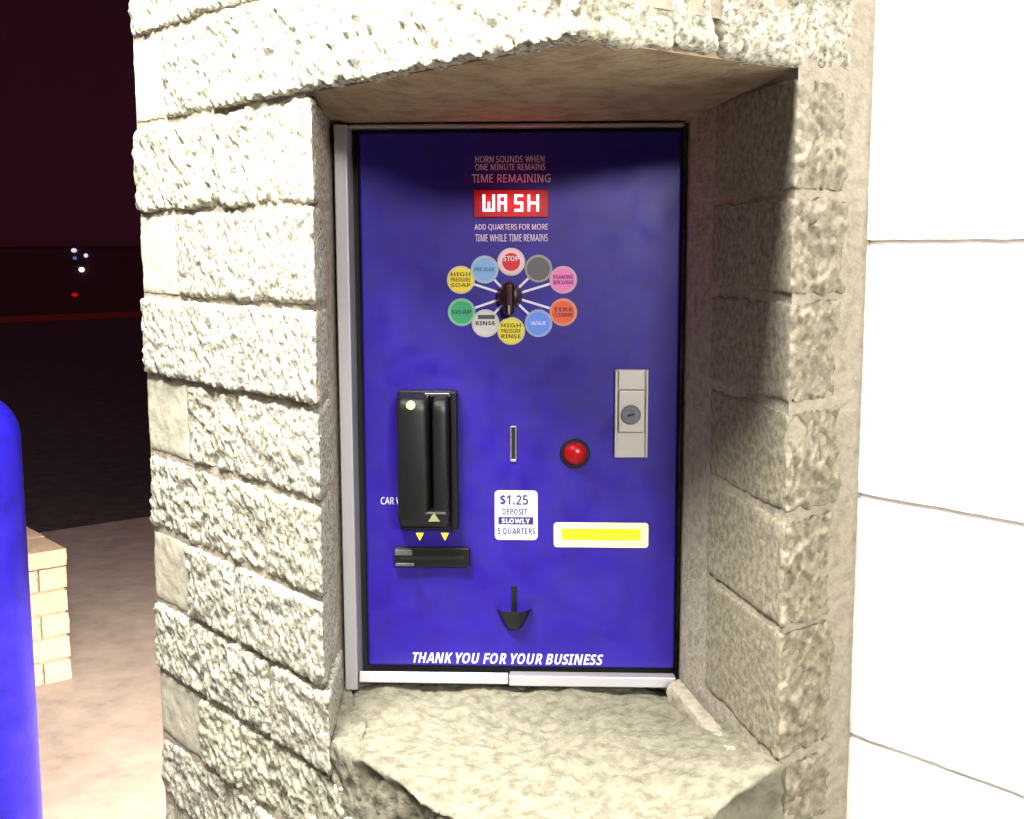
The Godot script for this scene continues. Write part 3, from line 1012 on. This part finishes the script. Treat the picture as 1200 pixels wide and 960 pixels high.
func card_reader(root: Node) -> void:
	var a := pu(470, 618)
	var b := pu(537, 456)
	var w := b.x - a.x
	var h := b.y - a.y
	var x0 := a.x
	var y0 := a.y
	var body := part(root, "card_reader", rbox(Vector3(x0 + w / 2, y0 + h / 2, DOOR + 0.007), Vector3(w, h, 0.014), 0.003), M.black)
	part(body, "reader_rail", ridge(Vector3(x0 + 0.001, y0 + 0.012, DOOR + 0.012), w * 0.545, h - 0.015, 0.034), M.black)
	part(body, "reader_rail", ridge(Vector3(x0 + w * 0.60, y0 + 0.012, DOOR + 0.012), w * 0.27, h - 0.018, 0.026), M.black)
	part(body, "reader_side", rbox(Vector3(x0 + w * 0.94, y0 + h / 2, DOOR + 0.015), Vector3(w * 0.11, h - 0.002, 0.012), 0.002), M.black)
	part(body, "reader_cap", rbox(Vector3(x0 + w * 0.68, y0 + h - 0.004, DOOR + 0.018), Vector3(w * 0.44, 0.005, 0.016), 0.002), M.chrome, Transform3D())
	var g := pu(481.5, 475, DOOR + 0.043)
	part(body, "indicator_light", lathe([Vector2(0.0052, -0.004), Vector2(0.0052, 0.002), Vector2(0.004, 0.0035), Vector2(0, 0.0042)], 16), M.led_green, Transform3D(facing(), g))
	part(body, "reader_foot", rbox(Vector3(x0 + w * 0.47, y0 + 0.0205, DOOR + 0.026), Vector3(w * 0.80, 0.019, 0.038), 0.004), M.black)
	var q := pu(508.5, 606, DOOR + 0.0458)
	var pr := PrismMesh.new()
	pr.size = Vector3(0.014, 0.011, 0.0016)
	part(body, "arrow_mark", pr, mat(Color(0.50, 0.50, 0.36), 0.5), Transform3D(Basis(), q))
	# two small lit arrows and the black note mouth under them
	for x in [492.0, 521.5]:
		var c := pu(x, 629)
		var pm := PrismMesh.new()
		pm.size = Vector3(0.0095, 0.0095, 0.0014)
		part(root, "arrow_light", pm, M.led_amber, Transform3D(Basis(Vector3.BACK, PI), c + Vector3(0, 0, 0.0006)))
	var mouth := bar(root, "note_mouth", 463.5, 640, 551, 662, 0.0, 0.011, M.black, 0.002)
	bar(mouth, "mouth_slot", 470, 649.5, 545, 653.5, 0.0095, 0.0114, M.black_dull, 0.0005)
	bar(mouth, "mouth_lip", 464, 641.5, 484.5, 648, 0.0105, 0.0135, M.dull_steel, 0.001)
	bar(mouth, "mouth_lip", 465, 657, 487, 660.5, 0.0105, 0.0135, M.dull_steel, 0.001)

# an upright rail with a half-round front and a domed upper end; o is its lower left back corner
func ridge(o: Vector3, w: float, h: float, d: float) -> ArrayMesh:
	var s := SurfaceTool.new()
	s.begin(Mesh.PRIMITIVE_TRIANGLES)
	s.set_smooth_group(0)
	var n := 14
	var rows := [0.0, 0.02, 0.06, 0.5, 0.88, 0.93, 0.965, 0.99, 1.0]
	var fat := [0.80, 0.93, 1.0, 1.0, 1.0, 0.97, 0.88, 0.68, 0.30]
	var pts := []
	for j in rows.size():
		var row := []
		for i in n + 1:
			var a := PI * i / n
			var cx := -signf(cos(a)) * pow(absf(cos(a)), 0.34)
			var cz := pow(maxf(sin(a), 0.0), 0.34)
			row.append(o + Vector3(w / 2 + cx * w / 2 * lerpf(1.0, fat[j], 0.35), rows[j] * h, cz * d * fat[j]))
		pts.append(row)
	for j in rows.size() - 1:
		for i in n:
			for k in [[j, i], [j + 1, i + 1], [j, i + 1], [j, i], [j + 1, i], [j + 1, i + 1]]:
				s.add_vertex(pts[k[0]][k[1]])
	for j in [0, rows.size() - 1]:
		for i in range(1, n):
			var tri := [pts[j][0], pts[j][i], pts[j][i + 1]]
			if j == 0:
				tri.reverse()
			tri.reverse()
			for w3 in tri:
				s.add_vertex(w3)
	s.generate_normals()
	return s.commit()

# ------------------------------------------------------------------ objects on the ground
func bollard() -> void:
	var r := 0.09
	var prof := [Vector2(0.0, 1.234)]
	for k in range(1, 13):
		var a := PI / 2 * k / 12.0
		prof.append(Vector2(sin(a) * r, 1.146 + cos(a) * 0.088))
	prof.append_array([Vector2(r, 0.6), Vector2(r, 0.0)])
	prof.reverse()
	var root := thing("bollard", "blue round-topped guard post standing on the concrete before the brick planter", "bollard", Vector3(-0.993, 0.006, -2.2))
	part(root, "sleeve", lathe(prof, 48), M.bollard)
	part(root, "base_collar", lathe([Vector2(r + 0.014, 0.0), Vector2(r + 0.014, 0.02), Vector2(r + 0.001, 0.028)], 48), M.bollard)

func planter() -> void:
	var c := on_plane(84, 797, Vector3.ZERO, Vector3.UP)      # near corner on the ground
	var root := thing("brick_planter", "low buff brick planter box standing on the concrete behind the blue post", "planter", c)
	var L := 1.3
	var H := 0.475
	var pz := PackedVector2Array()
	for q in [[0.008, -0.008], [1.0, -0.008], [1.0, -L], [0.008, -L]]:
		var w: Vector3 = U * q[0] + V * q[1]
		pz.append(xz(w))
	part(root, "mortar_core", prism(pz, 0.0, H - 0.055, Color(0.999, 1, 1)), M.mortar)
	var ch := (H - 0.062) / 5.0
	for i in 5:
		for face in 2:
			var along: Vector3 = -V if face == 0 else U
			var out: Vector3 = -U if face == 0 else V
			var length := L if face == 0 else 1.0
			var x := 0.0
			var first := true
			while x < length - 0.01:
				var w := 0.203
				if first and i % 2 == face:
					w = 0.1
				if x + w > length:
					w = length - x
				first = false
				if w > 0.03:
					var k := rng.randf_range(0.88, 1.0)
					var m := block(along * x - out * 0.09 + Vector3(0, i * ch + 0.004, 0), along, Vector3.UP, out, Vector3(w - 0.009, ch - 0.009, 0.09 + rng.randf_range(-0.002, 0.002)), 0.004, 0.018, Vector3(0.002, 0.002, 0.003), Color(k, k * rng.randf_range(0.93, 1.0), k * rng.randf_range(0.88, 1.0)), false, Vector3(x, i, face))
					part(root, "brick", m, M.brick)
				x += w
	# coping of bricks on edge round the rim, soil level closed with a slab
	var xx := 0.0
	while xx < L - 0.02:
		var m := block(-V * xx - U * 0.012 + U * 0.22 + Vector3(0, H - 0.06, 0), -V, Vector3.UP, -U, Vector3(0.198, 0.06, 0.225), 0.005, 0.018, Vector3(0.002, 0.002, 0.003), Color(0.96, 0.9, 0.88), true, Vector3(xx, 3, 1))
		part(root, "coping_brick", m, M.brick)
		xx += 0.205
	xx = 0.215
	while xx < 0.98:
		var m := block(U * xx - V * 0.22 + Vector3(0, H - 0.06, 0), U, Vector3.UP, V, Vector3(0.198, 0.06, 0.225), 0.005, 0.018, Vector3(0.002, 0.002, 0.003), Color(0.96, 0.9, 0.88), true, Vector3(xx, 3, 1))
		part(root, "coping_brick", m, M.brick)
		xx += 0.205
	var soil := PackedVector2Array()
	for q in [[0.2, -0.2], [1.0, -0.2], [1.0, -L], [0.2, -L]]:
		soil.append(xz(U * q[0] + V * q[1]))
	part(root, "soil", prism(soil, H - 0.055, H - 0.03, Color(0.5, 0.42, 0.38)), M.mortar)

# ------------------------------------------------------------------ far across the road
func distance() -> void:
	var far := 70.0
	var at := EYE + ray(84, 300) * (far / 1.0)
	at.y = -3.0
	var root := thing("far_building", "dark low building far beyond the kerb with a few small lit wall lamps", "building", at)
	part(root, "wall", rbox(Vector3(0, 2.2, -3), Vector3(9, 4.4, 6), 0.02), M.dark_wall)
	part(root, "roof", rbox(Vector3(0, 4.45, -3), Vector3(9.1, 0.1, 6.1), 0.03), M.dark_wall)
	var lit := mat(Color(0.9, 0.88, 1.0), 0.5)
	lit.emission_enabled = true
	lit.emission = Color(0.85, 0.85, 1.0)
	lit.emission_energy_multiplier = 1.0
	var hot := glow(Color(1.0, 0.95, 1.0), 1.6)
	var dim := glow(Color(0.45, 0.5, 0.8), 0.6)
	var red := glow(Color(0.85, 0.05, 0.12), 0.5)
	for q in [[87, 293.5, 7, 5, lit], [88, 302.5, 5, 4, dim], [101, 299.5, 5, 5, lit], [96, 316, 7, 6, hot], [88, 345.5, 8, 5, red]]:
		var p := on_plane(q[0], q[1], at + Vector3(0, 0, 0.05), Vector3.BACK) - at
		var k := far / FOCAL
		var win := part(root, "wall_lamp", rbox(Vector3(p.x, p.y + q[3] * k * 0.6, 0.01), Vector3(q[2] * k * 0.8, 0.05, 0.3), 0.01), M.bronze)
		var bulb := SphereMesh.new()
		bulb.radius = 0.5
		bulb.height = 1.0
		bulb.radial_segments = 12
		bulb.rings = 6
		part(win, "lamp_glass", bulb, q[4], Transform3D(Basis.from_scale(Vector3(q[2] * k, q[3] * k, 0.2)), Vector3(p.x, p.y, 0.12)))
